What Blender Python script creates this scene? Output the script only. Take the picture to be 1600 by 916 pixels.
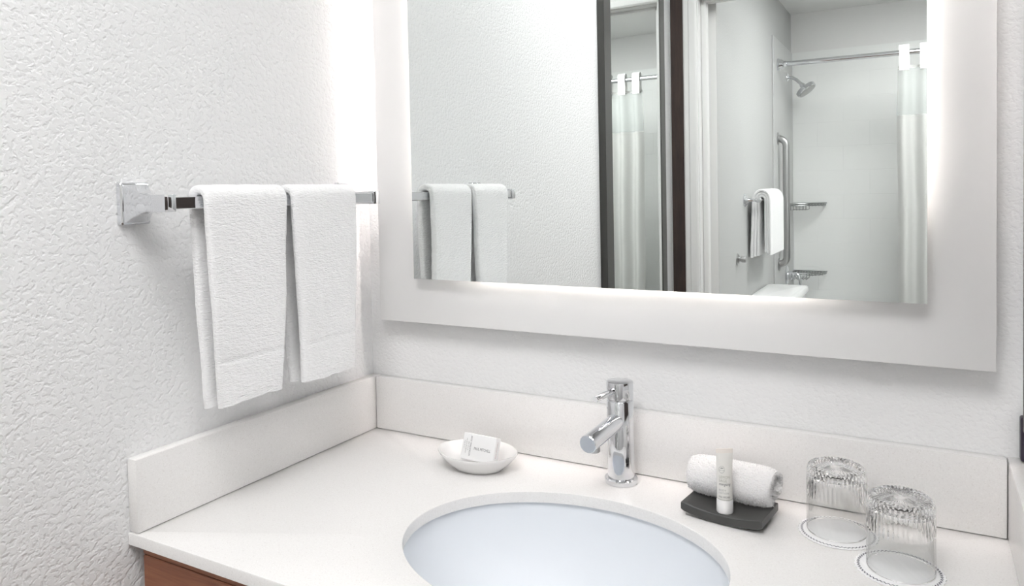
import bpy, bmesh, math, random
from mathutils import Vector, Matrix, noise
random.seed(7)
PI = math.pi
for o in list(bpy.data.objects):
    bpy.data.objects.remove(o, do_unlink=True)
scene = bpy.context.scene
COL = scene.collection
# z = 0 is the top of the vanity counter, the floor lies at z = FL
FL, CE = -0.86, 1.575

# ------------------------------------------------------------------ camera
cam_d = bpy.data.cameras.new('camera')
cam = bpy.data.objects.new('camera', cam_d)
COL.objects.link(cam)
fw = Vector((-0.4919, 0.8700, -0.0333)).normalized()
rt = Vector((0.8706, 0.4915, -0.0206))
rt = (rt - fw * rt.dot(fw)).normalized()
up = rt.cross(fw)
M = Matrix((rt, up, -fw)).transposed().to_4x4()
M.translation = Vector((0.9441, -1.1263, 0.4530))
cam.matrix_world = M
cam_d.sensor_width = 36.0
cam_d.lens = 36.0 * 1158.6 / 1600.0
cam_d.shift_x = 8.26 / 1600.0
cam_d.shift_y = -121.1 / 1600.0
cam_d.clip_start = 0.01
scene.camera = cam

# ------------------------------------------------------------------ exposure, world
scene.view_settings.view_transform = 'Standard'
scene.view_settings.look = 'None'
scene.view_settings.gamma = 1.0
scene.view_settings.use_curve_mapping = False
scene.view_settings.exposure = 0.04
scene.cycles.sample_clamp_indirect = 0.0
world = bpy.data.worlds.new('world')
scene.world = world
world.use_nodes = True
world.node_tree.nodes['Background'].inputs[0].default_value = (1, 1, 1, 1)
world.node_tree.nodes['Background'].inputs[1].default_value = 0.0
# ceiling lamps, one of them an added fill (built further down from these numbers)
HALL_LAMP = dict(loc=(0.70, -1.22), size=0.74, power=11.2, color=(1.0, 0.995, 0.99))
HALL_FILL = dict(loc=(1.80, -1.25), size=0.60, power=9.5, color=(1.0, 0.995, 0.99))  # unseen lamp added to lift the right-hand side
BATH_LAMP = dict(loc=(1.18, -2.92), size=0.70, power=18.5, color=(1.0, 0.995, 0.985))
LED_POWER = 8.3
LED_COLOR = (1.0, 0.90, 0.86)

# ------------------------------------------------------------------ material helpers
def mat(name, color=(.8, .8, .8), rough=.5, metal=0.0, **kw):
    m = bpy.data.materials.new(name)
    m.use_nodes = True
    b = m.node_tree.nodes['Principled BSDF']
    b.inputs['Base Color'].default_value = (*color, 1)
    b.inputs['Roughness'].default_value = rough
    b.inputs['Metallic'].default_value = metal
    for k, v in kw.items():
        b.inputs[k.replace('_', ' ')].default_value = v
    return m

def nd(m, t, **kw):
    n = m.node_tree.nodes.new(t)
    for k, v in kw.items():
        if k in n.inputs: n.inputs[k].default_value = v
        else: setattr(n, k, v)
    return n

def lk(m, a, ao, b, bi):
    m.node_tree.links.new(a.outputs[ao], b.inputs[bi])

def bsdf(m): return m.node_tree.nodes['Principled BSDF']

def coords(m, scale=(1, 1, 1)):
    t = nd(m, 'ShaderNodeTexCoord'); mp = nd(m, 'ShaderNodeMapping')
    mp.inputs['Scale'].default_value = scale
    lk(m, t, 'Object', mp, 'Vector')
    return mp

def add_bump(m, hnode, out, strength, dist):
    b = nd(m, 'ShaderNodeBump'); b.inputs['Strength'].default_value = strength
    b.inputs['Distance'].default_value = dist
    lk(m, hnode, out, b, 'Height'); lk(m, b, 'Normal', bsdf(m), 'Normal')
    return b

def ramp(m, src, out, stops):
    r = nd(m, 'ShaderNodeValToRGB'); e = r.color_ramp.elements
    while len(e) < len(stops): e.new(.5)
    for i, (p, c) in enumerate(stops):
        e[i].position = p; e[i].color = (*c, 1) if len(c) == 3 else c
    lk(m, src, out, r, 'Fac')
    return r

def plaster(name, color, amt=1.0, sc=1.0):
    m = mat(name, color, .6)
    mp = coords(m, (.95, .95, 1.1))
    n1 = nd(m, 'ShaderNodeTexNoise', Scale=128.0 * sc, Detail=2.6, Roughness=.5, Distortion=.22)
    n2 = nd(m, 'ShaderNodeTexNoise', Scale=190.0 * sc, Detail=2.0, Roughness=.5, Distortion=.3)
    lk(m, mp, 'Vector', n1, 'Vector'); lk(m, mp, 'Vector', n2, 'Vector')
    r = ramp(m, n1, 'Fac', [(.36, (0, 0, 0)), (.45, (.6,) * 3), (.54, (1, 1, 1))])
    mx = nd(m, 'ShaderNodeMath', operation='MULTIPLY_ADD')
    mx.inputs[1].default_value = .28
    lk(m, n2, 'Fac', mx, 0); lk(m, r, 'Color', mx, 2)
    add_bump(m, mx, 0, .34 * amt, .0028)
    return m

def quartz(name):
    m = mat(name, (.8, .77, .75), .22)
    mp = coords(m)
    v = nd(m, 'ShaderNodeTexVoronoi', Scale=850.0); lk(m, mp, 'Vector', v, 'Vector')
    n = nd(m, 'ShaderNodeTexNoise', Scale=420.0, Detail=2.0); lk(m, mp, 'Vector', n, 'Vector')
    sep = nd(m, 'ShaderNodeSeparateColor'); lk(m, v, 'Color', sep, 0)
    r = ramp(m, sep, 'Red', [(0, (.77, .75, .735)), (.08, (.84, .828, .817)), (.9, (.85, .838, .827)), (1, (.885, .875, .868))])
    r2 = ramp(m, n, 'Fac', [(.3, (.965,) * 3), (.7, (1.0,) * 3)])
    mx = nd(m, 'ShaderNodeMixRGB', blend_type='MULTIPLY'); mx.inputs[0].default_value = 1
    lk(m, r, 'Color', mx, 1); lk(m, r2, 'Color', mx, 2)
    lk(m, mx, 0, bsdf(m), 'Base Color')
    return m

def wood(name, c1, c2, scale=(3, 3, 30), rough=.4):
    m = mat(name, c1, rough)
    mp = coords(m, scale)
    n = nd(m, 'ShaderNodeTexNoise', Scale=2.2, Detail=6.0, Roughness=.62, Distortion=.6)
    lk(m, mp, 'Vector', n, 'Vector')
    r = ramp(m, n, 'Fac', [(.3, c2), (.7, c1)])
    lk(m, r, 'Color', bsdf(m), 'Base Color')
    add_bump(m, n, 'Fac', .1, .001)
    return m

def terry(name, color=(.94, .94, .945), sz=520.0, dist=.0022):
    m = mat(name, color, .95)
    bsdf(m).inputs['Sheen Weight'].default_value = .3
    mp = coords(m, (1, .40, 1.5))
    n = nd(m, 'ShaderNodeTexNoise', Scale=sz, Detail=2.0, Distortion=.5); lk(m, mp, 'Vector', n, 'Vector')
    w = nd(m, 'ShaderNodeTexNoise', Scale=sz * .45, Detail=1.0, Distortion=.2); lk(m, mp, 'Vector', w, 'Vector')
    a = nd(m, 'ShaderNodeMath', operation='ADD'); lk(m, n, 'Fac', a, 0); lk(m, w, 'Fac', a, 1)
    add_bump(m, a, 0, .7, dist)
    return m

def emit(name, color, strength):
    m = bpy.data.materials.new(name); m.use_nodes = True
    nt = m.node_tree; nt.nodes.clear()
    e = nt.nodes.new('ShaderNodeEmission'); o = nt.nodes.new('ShaderNodeOutputMaterial')
    e.inputs[0].default_value = (*color, 1); e.inputs[1].default_value = strength
    nt.links.new(e.outputs[0], o.inputs[0])
    return m

WALL = plaster('wall_plaster', (.855, .857, .86))
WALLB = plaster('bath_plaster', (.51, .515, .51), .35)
GREYP = plaster('grey_paint', (.83, .825, .82), .3)
CEILM = plaster('ceiling_paint', (.82, .82, .81), .4)
PANELW = mat('smooth_white_panel', (.87, .865, .86), .5)
QUARTZ = quartz('pale_quartz')
CHROME = mat('chrome', (.76, .77, .79), .05, 1.0)
STEEL = mat('brushed_steel', (.50, .50, .50), .32, 1.0)
WIRE = mat('wire_chrome', (.36, .37, .37), .3, 1.0)
PORC = mat('porcelain', (.80, .83, .87), .4, Specular_IOR_Level=.25)
PORCW = mat('white_porcelain', (.86, .86, .86), .12)
MIRRORM = mat('mirror_silver', (.925, .955, .945), .0, 1.0)
MIRROR2 = mat('framed_mirror_silver', (.93, .95, .94), .0, 1.0)
GLASSEDGE = mat('glass_edge', (.62, .72, .69), .15)
CLEAR = bpy.data.materials.new('tumbler_clear_wall')
CLEAR.use_nodes = True
_nt = CLEAR.node_tree; _nt.nodes.clear()
_t = _nt.nodes.new('ShaderNodeBsdfTransparent'); _g = _nt.nodes.new('ShaderNodeBsdfGlossy'); _m = _nt.nodes.new('ShaderNodeMixShader')
_f = _nt.nodes.new('ShaderNodeMath'); _w = _nt.nodes.new('ShaderNodeLayerWeight'); _p = _nt.nodes.new('ShaderNodeMath'); _o = _nt.nodes.new('ShaderNodeOutputMaterial')
_t.inputs[0].default_value = (.985, .99, .988, 1); _g.inputs['Roughness'].default_value = .0; _w.inputs[0].default_value = .5; _p.operation = 'POWER'; _p.inputs[1].default_value = 3.0; _f.operation = 'MULTIPLY_ADD'; _f.inputs[1].default_value = .75; _f.inputs[2].default_value = .035
_nt.links.new(_w.outputs['Facing'], _p.inputs[0]); _nt.links.new(_p.outputs[0], _f.inputs[0])
_nt.links.new(_f.outputs[0], _m.inputs[0]); _nt.links.new(_t.outputs[0], _m.inputs[1]); _nt.links.new(_g.outputs[0], _m.inputs[2]); _nt.links.new(_m.outputs[0], _o.inputs[0])
GLASS = mat('tumbler_glass', (1, 1, 1), .0, 0, Transmission_Weight=1.0, IOR=1.47)
TRAYM = mat('charcoal_tray', (.062, .062, .060), .42)
TERRY = terry('white_terry')
TERRYW = terry('washcloth_terry', (.88, .87, .87), 420.0, .003)
CERAM = mat('ceramic_dish', (.84, .83, .82), .18)
PAPER = mat('soap_wrapper', (.86, .86, .86), .45)
INK = mat('dark_ink', (.10, .10, .11), .6)
INKG = mat('grey_ink', (.33, .34, .33), .6)
INKGREEN = mat('sage_ink', (.42, .43, .36), .6)
INKRED = mat('rose_ink', (.50, .30, .30), .6)
TUBEM = mat('tube_plastic', (.78, .765, .73), .35, Subsurface_Weight=.0)
TUBECLEAR = mat('tube_crimp_plastic', (.80, .75, .70), .3)
CAPM = mat('tube_cap_plastic', (.86, .85, .85), .3)
DOILY = mat('paper_coaster', (.90, .90, .91), .7)
DOILYINK = mat('coaster_navy_ink', (.03, .034, .07), .7)
CABW = wood('reddish_cabinet_wood', (.30, .115, .055), (.19, .062, .030), (4, 4, 60), .38)
DARKW = wood('dark_walnut_wood', (.055, .034, .028), (.026, .017, .015), (30, 30, 3), .45)
FRAMEM = mat('dark_bronze_frame', (.055, .054, .050), .35)
TRIMW = mat('white_gloss_trim', (.80, .80, .79), .35)
TILEM = mat('white_tile', (.88, .89, .88), .35)
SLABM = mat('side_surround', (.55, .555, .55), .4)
GROUT = mat('tile_grout', (.87, .88, .87), .7)
FLOORM = mat('floor_vinyl', (.16, .13, .11), .45)
BATHF = mat('bath_floor_tile', (.60, .58, .55), .35)
CURT = mat('curtain_cloth', (.88, .88, .865), .85)
SHEER = bpy.data.materials.new('curtain_sheer')
SHEER.use_nodes = True
_b = bsdf(SHEER); _b.inputs['Base Color'].default_value = (.72, .76, .75, 1); _b.inputs['Roughness'].default_value = .7
_b.inputs['Alpha'].default_value = .36
mp_ = coords(CURT, (1, 1, 1))
w1_ = nd(CURT, 'ShaderNodeTexChecker', Scale=90.0); lk(CURT, mp_, 'Vector', w1_, 'Vector')
add_bump(CURT, w1_, 'Fac', .25, .001)
PURPLE = mat('dark_purple_plastic', (.035, .025, .045), .35)
BRASSD = mat('dark_overflow', (.30, .30, .30), .3, 1.0)
FIXT = mat('fixture_white', (.85, .85, .85), .4)

# ------------------------------------------------------------------ object helpers
def tag(o, label=None, cat=None, group=None, kind=None):
    if label: o['label'] = label
    if cat: o['category'] = cat
    if group: o['group'] = group
    if kind: o['kind'] = kind
    return o

def thing(name, label, cat, loc=(0, 0, 0), group=None):
    o = bpy.data.objects.new(name, None)
    o.empty_display_size = .02
    COL.objects.link(o); o.location = loc
    return tag(o, label, cat, group)

def obj(name, bm, m, parent=None, smooth=None, local=False):
    """link a bmesh (world coordinates unless local) as one mesh object"""
    me = bpy.data.meshes.new(name)
    bmesh.ops.recalc_face_normals(bm, faces=bm.faces[:])
    bm.to_mesh(me); bm.free()
    return obj_me(name, me, m, parent, smooth, local)

def obj_me(name, me, m, parent=None, smooth=None, local=False):
    if m is not None and not me.materials: me.materials.append(m)
    if smooth is not None:
        me.polygons.foreach_set('use_smooth', [True] * len(me.polygons))
        me.set_sharp_from_angle(angle=math.radians(smooth))
    o = bpy.data.objects.new(name, me)
    COL.objects.link(o)
    if parent is not None:
        o.parent = parent
        if not local:
            r = parent
            off = Vector(r.location)
            while r.parent: r = r.parent; off += Vector(r.location)
            # parents carry only translations while parts are built
            o.location = -off
    return o

def structure(name, bm, m, parent=None, smooth=None):
    o = obj(name, bm, m, parent, smooth)
    o['kind'] = 'structure'
    return o

def add_box(bm, x0, x1, y0, y1, z0, z1, bev=0.0, seg=2, mtx=None):
    r = bmesh.ops.create_cube(bm, size=1.0)
    vs = r['verts']
    for v in vs:
        v.co = Vector(((x0 + x1) / 2 + v.co.x * (x1 - x0), (y0 + y1) / 2 + v.co.y * (y1 - y0), (z0 + z1) / 2 + v.co.z * (z1 - z0)))
    if mtx is not None:
        for v in vs: v.co = mtx @ v.co
    if bev > 0:
        es = list({e for v in vs for e in v.link_edges})
        bmesh.ops.bevel(bm, geom=es, offset=bev, segments=seg, affect='EDGES', profile=.5)
    return bm

def box(*a, **k):
    return add_box(bmesh.new(), *a, **k)

def frame_from(d):
    d = Vector(d).normalized()
    a = Vector((0, 0, 1)) if abs(d.z) < .9 else Vector((1, 0, 0))
    u = d.cross(a).normalized(); v = d.cross(u).normalized()
    return u, v

def loft(bm, rings, cap0=True, cap1=True, closed=True):
    rv = [[bm.verts.new(p) for p in r] for r in rings]
    n = len(rings[0])
    for a, b in zip(rv, rv[1:]):
        for i in range(n if closed else n - 1):
            j = (i + 1) % n
            bm.faces.new((a[i], a[j], b[j], b[i]))
    if cap0: bm.faces.new(rv[0][::-1])
    if cap1: bm.faces.new(rv[-1])
    return bm

def add_lathe(bm, prof, center=(0, 0, 0), axis=(0, 0, 1), n=40, cap0=True, cap1=True):
    """prof = [(radius, distance along the axis)]"""
    ax = Vector(axis).normalized(); u, v = frame_from(ax); c = Vector(center)
    rings = []
    for r, h in prof:
        r = max(r, 1e-5)
        rings.append([c + ax * h + u * (r * math.cos(2 * PI * k / n)) + v * (r * math.sin(2 * PI * k / n)) for k in range(n)])
    return loft(bm, rings, cap0, cap1)

def add_tube(bm, pts, r, n=10, cap=True):
    pts = [Vector(p) for p in pts]
    rings = []; pu = None
    for i, p in enumerate(pts):
        d = (pts[min(i + 1, len(pts) - 1)] - pts[max(i - 1, 0)]).normalized()
        if pu is None: u, v = frame_from(d)
        else:
            u = (pu - d * pu.dot(d)).normalized(); v = d.cross(u)
        pu = u
        rr = r[i] if isinstance(r, (list, tuple)) else r
        rings.append([p + u * (rr * math.cos(2 * PI * k / n)) + v * (rr * math.sin(2 * PI * k / n)) for k in range(n)])
    return loft(bm, rings, cap, cap)

def arc(c, a0, a1, r, u, v, n=8):
    c, u, v = Vector(c), Vector(u), Vector(v)
    return [c + u * (r * math.cos(a0 + (a1 - a0) * i / n)) + v * (r * math.sin(a0 + (a1 - a0) * i / n)) for i in range(n + 1)]

def add_rect_prism(bm, pts2, a0, a1, axis):
    """extrude a 2-D outline along an axis ('x','y','z')"""
    def P(u, v, t):
        return {'x': (t, u, v), 'y': (u, t, v), 'z': (u, v, t)}[axis]
    return loft(bm, [[P(u, v, a0) for u, v in pts2], [P(u, v, a1) for u, v in pts2]])

def text_mesh(body, size, sx=1.0, shear=0.0, spacing=1.0, align='LEFT'):
    cu = bpy.data.curves.new('lettering', 'FONT')
    cu.body = body; cu.size = size; cu.shear = shear; cu.space_character = spacing
    cu.align_x = align; cu.resolution_u = 3; cu.extrude = 0
    o = bpy.data.objects.new('lettering', cu)
    COL.objects.link(o)
    dg = bpy.context.evaluated_depsgraph_get()
    me = bpy.data.meshes.new_from_object(o.evaluated_get(dg))
    bpy.data.objects.remove(o, do_unlink=True)
    for v in me.vertices: v.co.x *= sx
    me.materials.clear()
    return me

# ================================================================== SETTING
OPP = -2.079          # room face of the wall that holds the bathroom doorway
HS0 = .1016           # top of the splash
BXL = 0.17            # bathroom side wall
BACK = -4.224          # wall behind the tub
structure('floor', box(-.1, 2.5, OPP - .12, .1, FL - .06, FL), FLOORM)
structure('floor_bathroom', box(-.1, 2.5, -4.35, OPP - .12, FL - .06, FL), BATHF)
structure('ceiling', box(-.1, 2.5, -4.35, .1, CE, CE + .06), CEILM)
structure('wall_back', box(-.1, 2.5, 0, .1, FL, CE), plaster('back_wall_plaster', (.88, .88, .88), .62, 1.15))
structure('wall_left', box(-.1, 0, OPP - .12, 0, FL, CE), WALL)
structure('wall_right', box(1.0538, 1.16, -.62, 0, FL, CE), WALL)
structure('reflection_panel', box(1.0450, 1.0535, -.42, -.060, HS0 + .050, .72, bev=.002, seg=1), DARKW)  # unseen dark panel, added for dark reflections in the chrome
structure('wall_hall_end', box(2.4, 2.5, OPP, 0, FL, CE), WALL)
d2 = bpy.data.objects.new('reflection_doors', None); COL.objects.link(d2); d2['kind'] = 'structure'  # unseen dark leaves added at the hall end for the chrome to reflect
for i_ in range(2):
    obj('reflection_leaf', box(2.36, 2.399, -1.95 + i_ * .93, -1.95 + i_ * .93 + .92, FL + .002, 1.25, bev=.003, seg=1), DARKW, d2)
DX0, DX1, DH = .125, .965, 1.235      # doorway
bm = bmesh.new()
add_box(bm, 0, DX0 - .015, OPP - .12, OPP, FL, CE)
add_box(bm, DX1 + .015, 2.4, OPP - .12, OPP, FL, CE)
add_box(bm, DX0 - .015, DX1 + .015, OPP - .12, OPP, DH + .015, CE)
structure('wall_doorway', bm, WALL)
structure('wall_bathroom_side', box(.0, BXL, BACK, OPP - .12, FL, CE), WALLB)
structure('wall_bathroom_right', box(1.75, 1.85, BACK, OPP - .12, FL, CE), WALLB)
wb = structure('wall_bathroom_back', box(.0, 1.85, BACK - .1, BACK, FL, CE), GREYP)

# door lining, stops and casings around the bathroom doorway
def casing_profile(w, t, flip):
    p = [(0, 0), (w, 0), (w, t * .55), (w * .90, t * .72), (w * .62, t * .72), (w * .55, t), (w * .12, t), (0, t * .7)]
    return [(-x if flip else x, y) for x, y in p]
dr = bpy.data.objects.new('door_1', None); COL.objects.link(dr); dr['kind'] = 'structure'
bm = bmesh.new(); add_box(bm, DX0 - .015, DX0, OPP - .12, OPP, FL, DH, .001, 1); obj('door_jamb', bm, TRIMW, dr)
bm = bmesh.new(); add_box(bm, DX1, DX1 + .015, OPP - .12, OPP, FL, DH, .001, 1); obj('door_jamb', bm, TRIMW, dr)
bm = bmesh.new(); add_box(bm, DX0 - .015, DX1 + .015, OPP - .12, OPP, DH, DH + .015, .001, 1); obj('door_head', bm, TRIMW, dr)
bm = bmesh.new(); add_box(bm, DX0, DX0 + .021, OPP - .085, OPP - .045, FL, DH, .002, 1); obj('door_stop', bm, TRIMW, dr)
obj('jamb_liner', box(DX0, BXL - .0005, OPP - .1210, OPP - .1195, FL, DH), TRIMW, dr)
bm = bmesh.new(); add_box(bm, DX1 - .016, DX1, OPP - .085, OPP - .045, FL, DH, .002, 1); obj('door_stop', bm, TRIMW, dr)
bm = bmesh.new(); add_box(bm, DX0 + .021, DX1 - .016, OPP - .085, OPP - .045, DH - .013, DH, .002, 1); obj('door_stop', bm, TRIMW, dr)
bm = bmesh.new()
add_rect_prism(bm, [(DX0 - .004 + x, OPP + y) for x, y in casing_profile(.058, .016, True)], FL, DH + .004, 'z')
obj('casing', bm, TRIMW, dr)
bm = bmesh.new()
add_rect_prism(bm, [(DX1 + .004 + x, OPP + y) for x, y in casing_profile(.058, .016, False)], FL, DH + .004, 'z')
obj('casing', bm, TRIMW, dr)
bm = bmesh.new()
add_rect_prism(bm, [(OPP + y, DH + .004 + x) for x, y in casing_profile(.058, .016, False)], DX0 - .062, DX1 + .062, 'x')
obj('casing', bm, TRIMW, dr)
# dark wood upright between the end of the side wall and the casing
structure('trim_1', box(.0110, .0625, OPP + .0005, OPP + .014, FL, CE, bev=.002, seg=1), DARKW)

# shower surround: side slab and a tiled back
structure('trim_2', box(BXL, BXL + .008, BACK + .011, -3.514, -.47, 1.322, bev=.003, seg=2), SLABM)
structure('trim_3', box(BXL, 1.75, BACK, BACK + .009, -.47, 1.322), GROUT, )
sur = bpy.data.objects['trim_3']
th_, tw_ = .1560, .305
tile_me = None
bm = box(-tw_ / 2 + .0004, tw_ / 2 - .0004, 0, .006, -th_ / 2 + .0004, th_ / 2 - .0004, bev=.0007, seg=1)
tile_full = obj('tile', bm, TILEM, sur); tile_full.location = (0, 0, 0)
bm = box(-tw_ / 4 + .0004, tw_ / 4 - .0004, 0, .006, -th_ / 2 + .0004, th_ / 2 - .0004, bev=.0007, seg=1)
tile_half = obj('tile', bm, TILEM, sur)
first = {1: True, 2: True}
row = 0; z = 1.322 - th_ / 2
while z > -.45:
    x = BXL + .009; k = 0
    while x < 1.74:
        half = (row % 2 == 1 and k == 0)
        w = tw_ / 2 if half else tw_
        if x + w > 1.745: break
        src = tile_half if half else tile_full
        key = 2 if half else 1
        if first[key]: t = src; first[key] = False
        else:
            t = src.copy(); COL.objects.link(t); t.parent = sur
        t.location = (x + w / 2, BACK + .0036, z)
        x += w; k += 1
    z -= th_; row += 1

# ================================================================== LAMPS
def ceiling_lamp(cfg, label):
    x, y = cfg['loc']; s = cfg['size'] / 2
    t = thing('ceiling_light', label, 'ceiling light', (x, y, CE))
    bm = bmesh.new()
    for a in ((x - s - .02, x - s, y - s - .02, y + s + .02), (x + s, x + s + .02, y - s - .02, y + s + .02),
              (x - s, x + s, y - s - .02, y - s), (x - s, x + s, y + s, y + s + .02)):
        add_box(bm, *a, CE - .03, CE - .0005)
    obj('frame', bm, FIXT, t)
    bm = box(x - s, x + s, y - s, y + s, CE - .022, CE - .016)
    obj('diffuser', bm, emit('lamp_diffuser', cfg['color'], cfg['power']), t)
    return t
ceiling_lamp(HALL_LAMP, 'square white ceiling light above the front of the vanity')
ceiling_lamp(HALL_FILL, 'unseen square fill light added in the passage right of the vanity')
ceiling_lamp(BATH_LAMP, 'square white ceiling light inside the bathroom')

# ================================================================== VANITY
W = 1.0538; L = .5196; TS = .0199; HS = .1016; TH = .0165
SC = (.537, -.2925); SA, SB = .2115, .1625      # basin cut-out
vt = thing('vanity_countertop', 'pale speckled quartz vanity countertop with backsplash and oval sink cut-out', 'countertop', (0, 0, -TH))
def counter_slab():
    bm = bmesh.new()
    n = 96
    x0, x1, y0, y1 = .0006, W - .0006, -L, -.0006
    def sq(t):
        c, s = math.cos(t), math.sin(t)
        dx = (x1 - SC[0]) if c > 0 else (SC[0] - x0); dy = (y1 - SC[1]) if s > 0 else (SC[1] - y0)
        k = min(dx / abs(c) if abs(c) > 1e-9 else 1e9, dy / abs(s) if abs(s) > 1e-9 else 1e9)
        return SC[0] + c * k, SC[1] + s * k
    ts = sorted([2 * PI * i / n for i in range(n)] + [math.atan2(yy - SC[1], xx - SC[0]) % (2 * PI) for xx in (x0, x1) for yy in (y0, y1)])
    rings = []
    def ell(e, z): return [(SC[0] + (SA + e) * math.cos(t), SC[1] + (SB + e) * math.sin(t), z) for t in ts]
    b = .0022
    outer_t = [(*sq(t), 0) for t in ts]
    def shrink(p, d, z):
        return (min(max(p[0], x0 + d), x1 - d), min(max(p[1], y0 + d), y1 - d), z)
    rings = [ell(0, -TH), ell(0, -b), ell(b * .3, -b * .3), ell(b, 0),
             [shrink(p, b, 0) for p in outer_t], [shrink(p, b * .3, -b * .3) for p in outer_t],
             [shrink(p, 0, -b) for p in outer_t], [(p[0], p[1], -TH) for p in outer_t]]
    rv = [[bm.verts.new(p) for p in r] for r in rings]
    m = len(ts)
    for a, c in zip(rv, rv[1:] + rv[:1]):
        for i in range(m):
            j = (i + 1) % m
            bm.faces.new((a[i], a[j], c[j], c[i]))
    return bm
obj('worktop', counter_slab(), QUARTZ, vt, 40)
obj('backsplash', box(TS + .0006, W - TS - .0006, -TS, -.0006, .0005, HS, bev=.0025), QUARTZ, vt, 40)
obj('side_splash', box(.0006, TS, -L + .0015, -.0006, .0005, HS, bev=.0025), QUARTZ, vt, 40)
obj('side_splash', box(W - TS, W - .0006, -L + .0015, -.0006, .0005, HS, bev=.0025), QUARTZ, vt, 40)

# undermounted basin
sk = thing('sink_basin', 'white oval porcelain basin set under the quartz countertop', 'sink', (SC[0], SC[1], -.16))
bm = bmesh.new(); n = 80
prof = [(1.13, -TH - .0010), (1.13, -TH - .013), (1.06, -.045), (1.0, -.09), (.82, -.145), (.5, -.172), (.14, -.178), (.14, -.170), (.48, -.163), (.78, -.135), (.95, -.085), (1.012, -.042), (1.022, -TH - .006), (1.028, -TH - .0010)]
bm2 = [[(SC[0] + SA * k * math.cos(2 * PI * i / n), SC[1] + (SB + SA * (k - 1)) * math.sin(2 * PI * i / n) if k > .6 else SC[1] + SB * k * math.sin(2 * PI * i / n), z) for i in range(n)] for k, z in prof]
rv = [[bm.verts.new(p) for p in r] for r in bm2]
for a, c in zip(rv, rv[1:] + rv[:1]):
    for i in range(n): bm.faces.new((a[i], a[(i + 1) % n], c[(i + 1) % n], c[i]))
obj('bowl', bm, PORC, sk, 50)
bm = bmesh.new(); add_lathe(bm, [(.0, -.1695), (.020, -.1695), (.022, -.1665), (.0265, -.1655), (.0265, -.1700), (.024, -.178), (.0, -.178)], (SC[0], SC[1], 0), n=32, cap0=False, cap1=False)
obj('drain', bm, CHROME, sk, 40)

# cabinet below
cb = thing('vanity_cabinet', 'reddish brown wooden vanity cabinet under the quartz countertop', 'cabinet', (.53, -.27, FL))
CX0, CX1, CY0 = .0185, W - .0185, -.511
bm = bmesh.new()
add_box(bm, CX0, CX0 + .018, CY0 + .02, -.002, FL, -TH - .0005)
add_box(bm, CX1 - .018, CX1, CY0 + .02, -.002, FL, -TH - .0005)
add_box(bm, CX0 + .018, CX1 - .018, CY0 + .02, -.002, FL + .08, FL + .098)
add_box(bm, CX0 + .018, CX1 - .018, CY0 + .07, CY0 + .085, FL, FL + .08)
obj('carcass', bm, CABW, cb)
bm = bmesh.new()
add_box(bm, CX0, CX1, CY0, CY0 + .0195, -.029, -TH - .0005, .0008, 1)
obj('top_rail', bm, CABW, cb)
obj('drawer_front', box(CX0, CX1, CY0, CY0 + .0195, -.185, -.0305, bev=.0012, seg=1), CABW, cb)
for i in range(2):
    x0 = CX0 + i * (CX1 - CX0) / 2; x1 = x0 + (CX1 - CX0) / 2 - .002
    d = obj('door', box(x0, x1, CY0, CY0 + .0195, FL + .1, -.1875, bev=.0012, seg=1), CABW, cb)
    hx = x1 - .05 if i == 0 else x0 + .05
    bm = bmesh.new(); add_tube(bm, [(hx, CY0 + .001, -.24), (hx, CY0 - .025, -.24), (hx, CY0 - .025, -.36), (hx, CY0 + .001, -.36)], .005, 8)
    obj('handle', bm, STEEL, d, 40)

# ================================================================== FAUCET
FX, FY = .5335, -.0575
fc = thing('faucet', 'polished chrome single-lever faucet standing behind the basin', 'faucet', (FX, FY, 0))
def fprof(name, prof, **k):
    bm = bmesh.new(); add_lathe(bm, prof, (FX, FY, 0), n=64, cap0=k.get('c0', True), cap1=k.get('c1', True)); return obj(name, bm, CHROME, fc, 35)
fprof('base_ring', [(.0250, .0003), (.0256, .002), (.0254, .0072), (.0236, .0088), (.020, .0090)])
fprof('body', [(.0206, .006), (.0206, .1268), (.0200, .1278)])
fprof('neck', [(.0180, .1270), (.0180, .1306)])
fprof('lever_hub', [(.0198, .1300), (.0206, .1308), (.0206, .1545), (.0200, .1565), (.0185, .1572)])
sd = Vector((-.085, -.97, -.085)).normalized()
s0 = Vector((FX, FY, .0985)); SLN = .107
bm = bmesh.new(); add_lathe(bm, [(.0132, .012), (.0132, SLN - .0012), (.0122, SLN)], s0, sd, n=48)
sp = obj('spout', bm, CHROME, fc, 35)
e = s0 + sd * (SLN - .019)
bm = bmesh.new(); add_lathe(bm, [(.0092, -.009), (.0092, -.0168), (.0084, -.0176), (.0070, -.0176), (.0068, -.0160)], e, (0, 0, 1), n=32)
obj('aerator', bm, STEEL, sp, 35)
ld = Vector((-.20, -.97, -.05)).normalized()
l0 = Vector((FX, FY, .1465))
bm = bmesh.new(); add_lathe(bm, [(.0046, .018), (.0046, .0655), (.0040, .0664)], l0, ld, n=24)
obj('lever', bm, CHROME, fc, 35)

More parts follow.
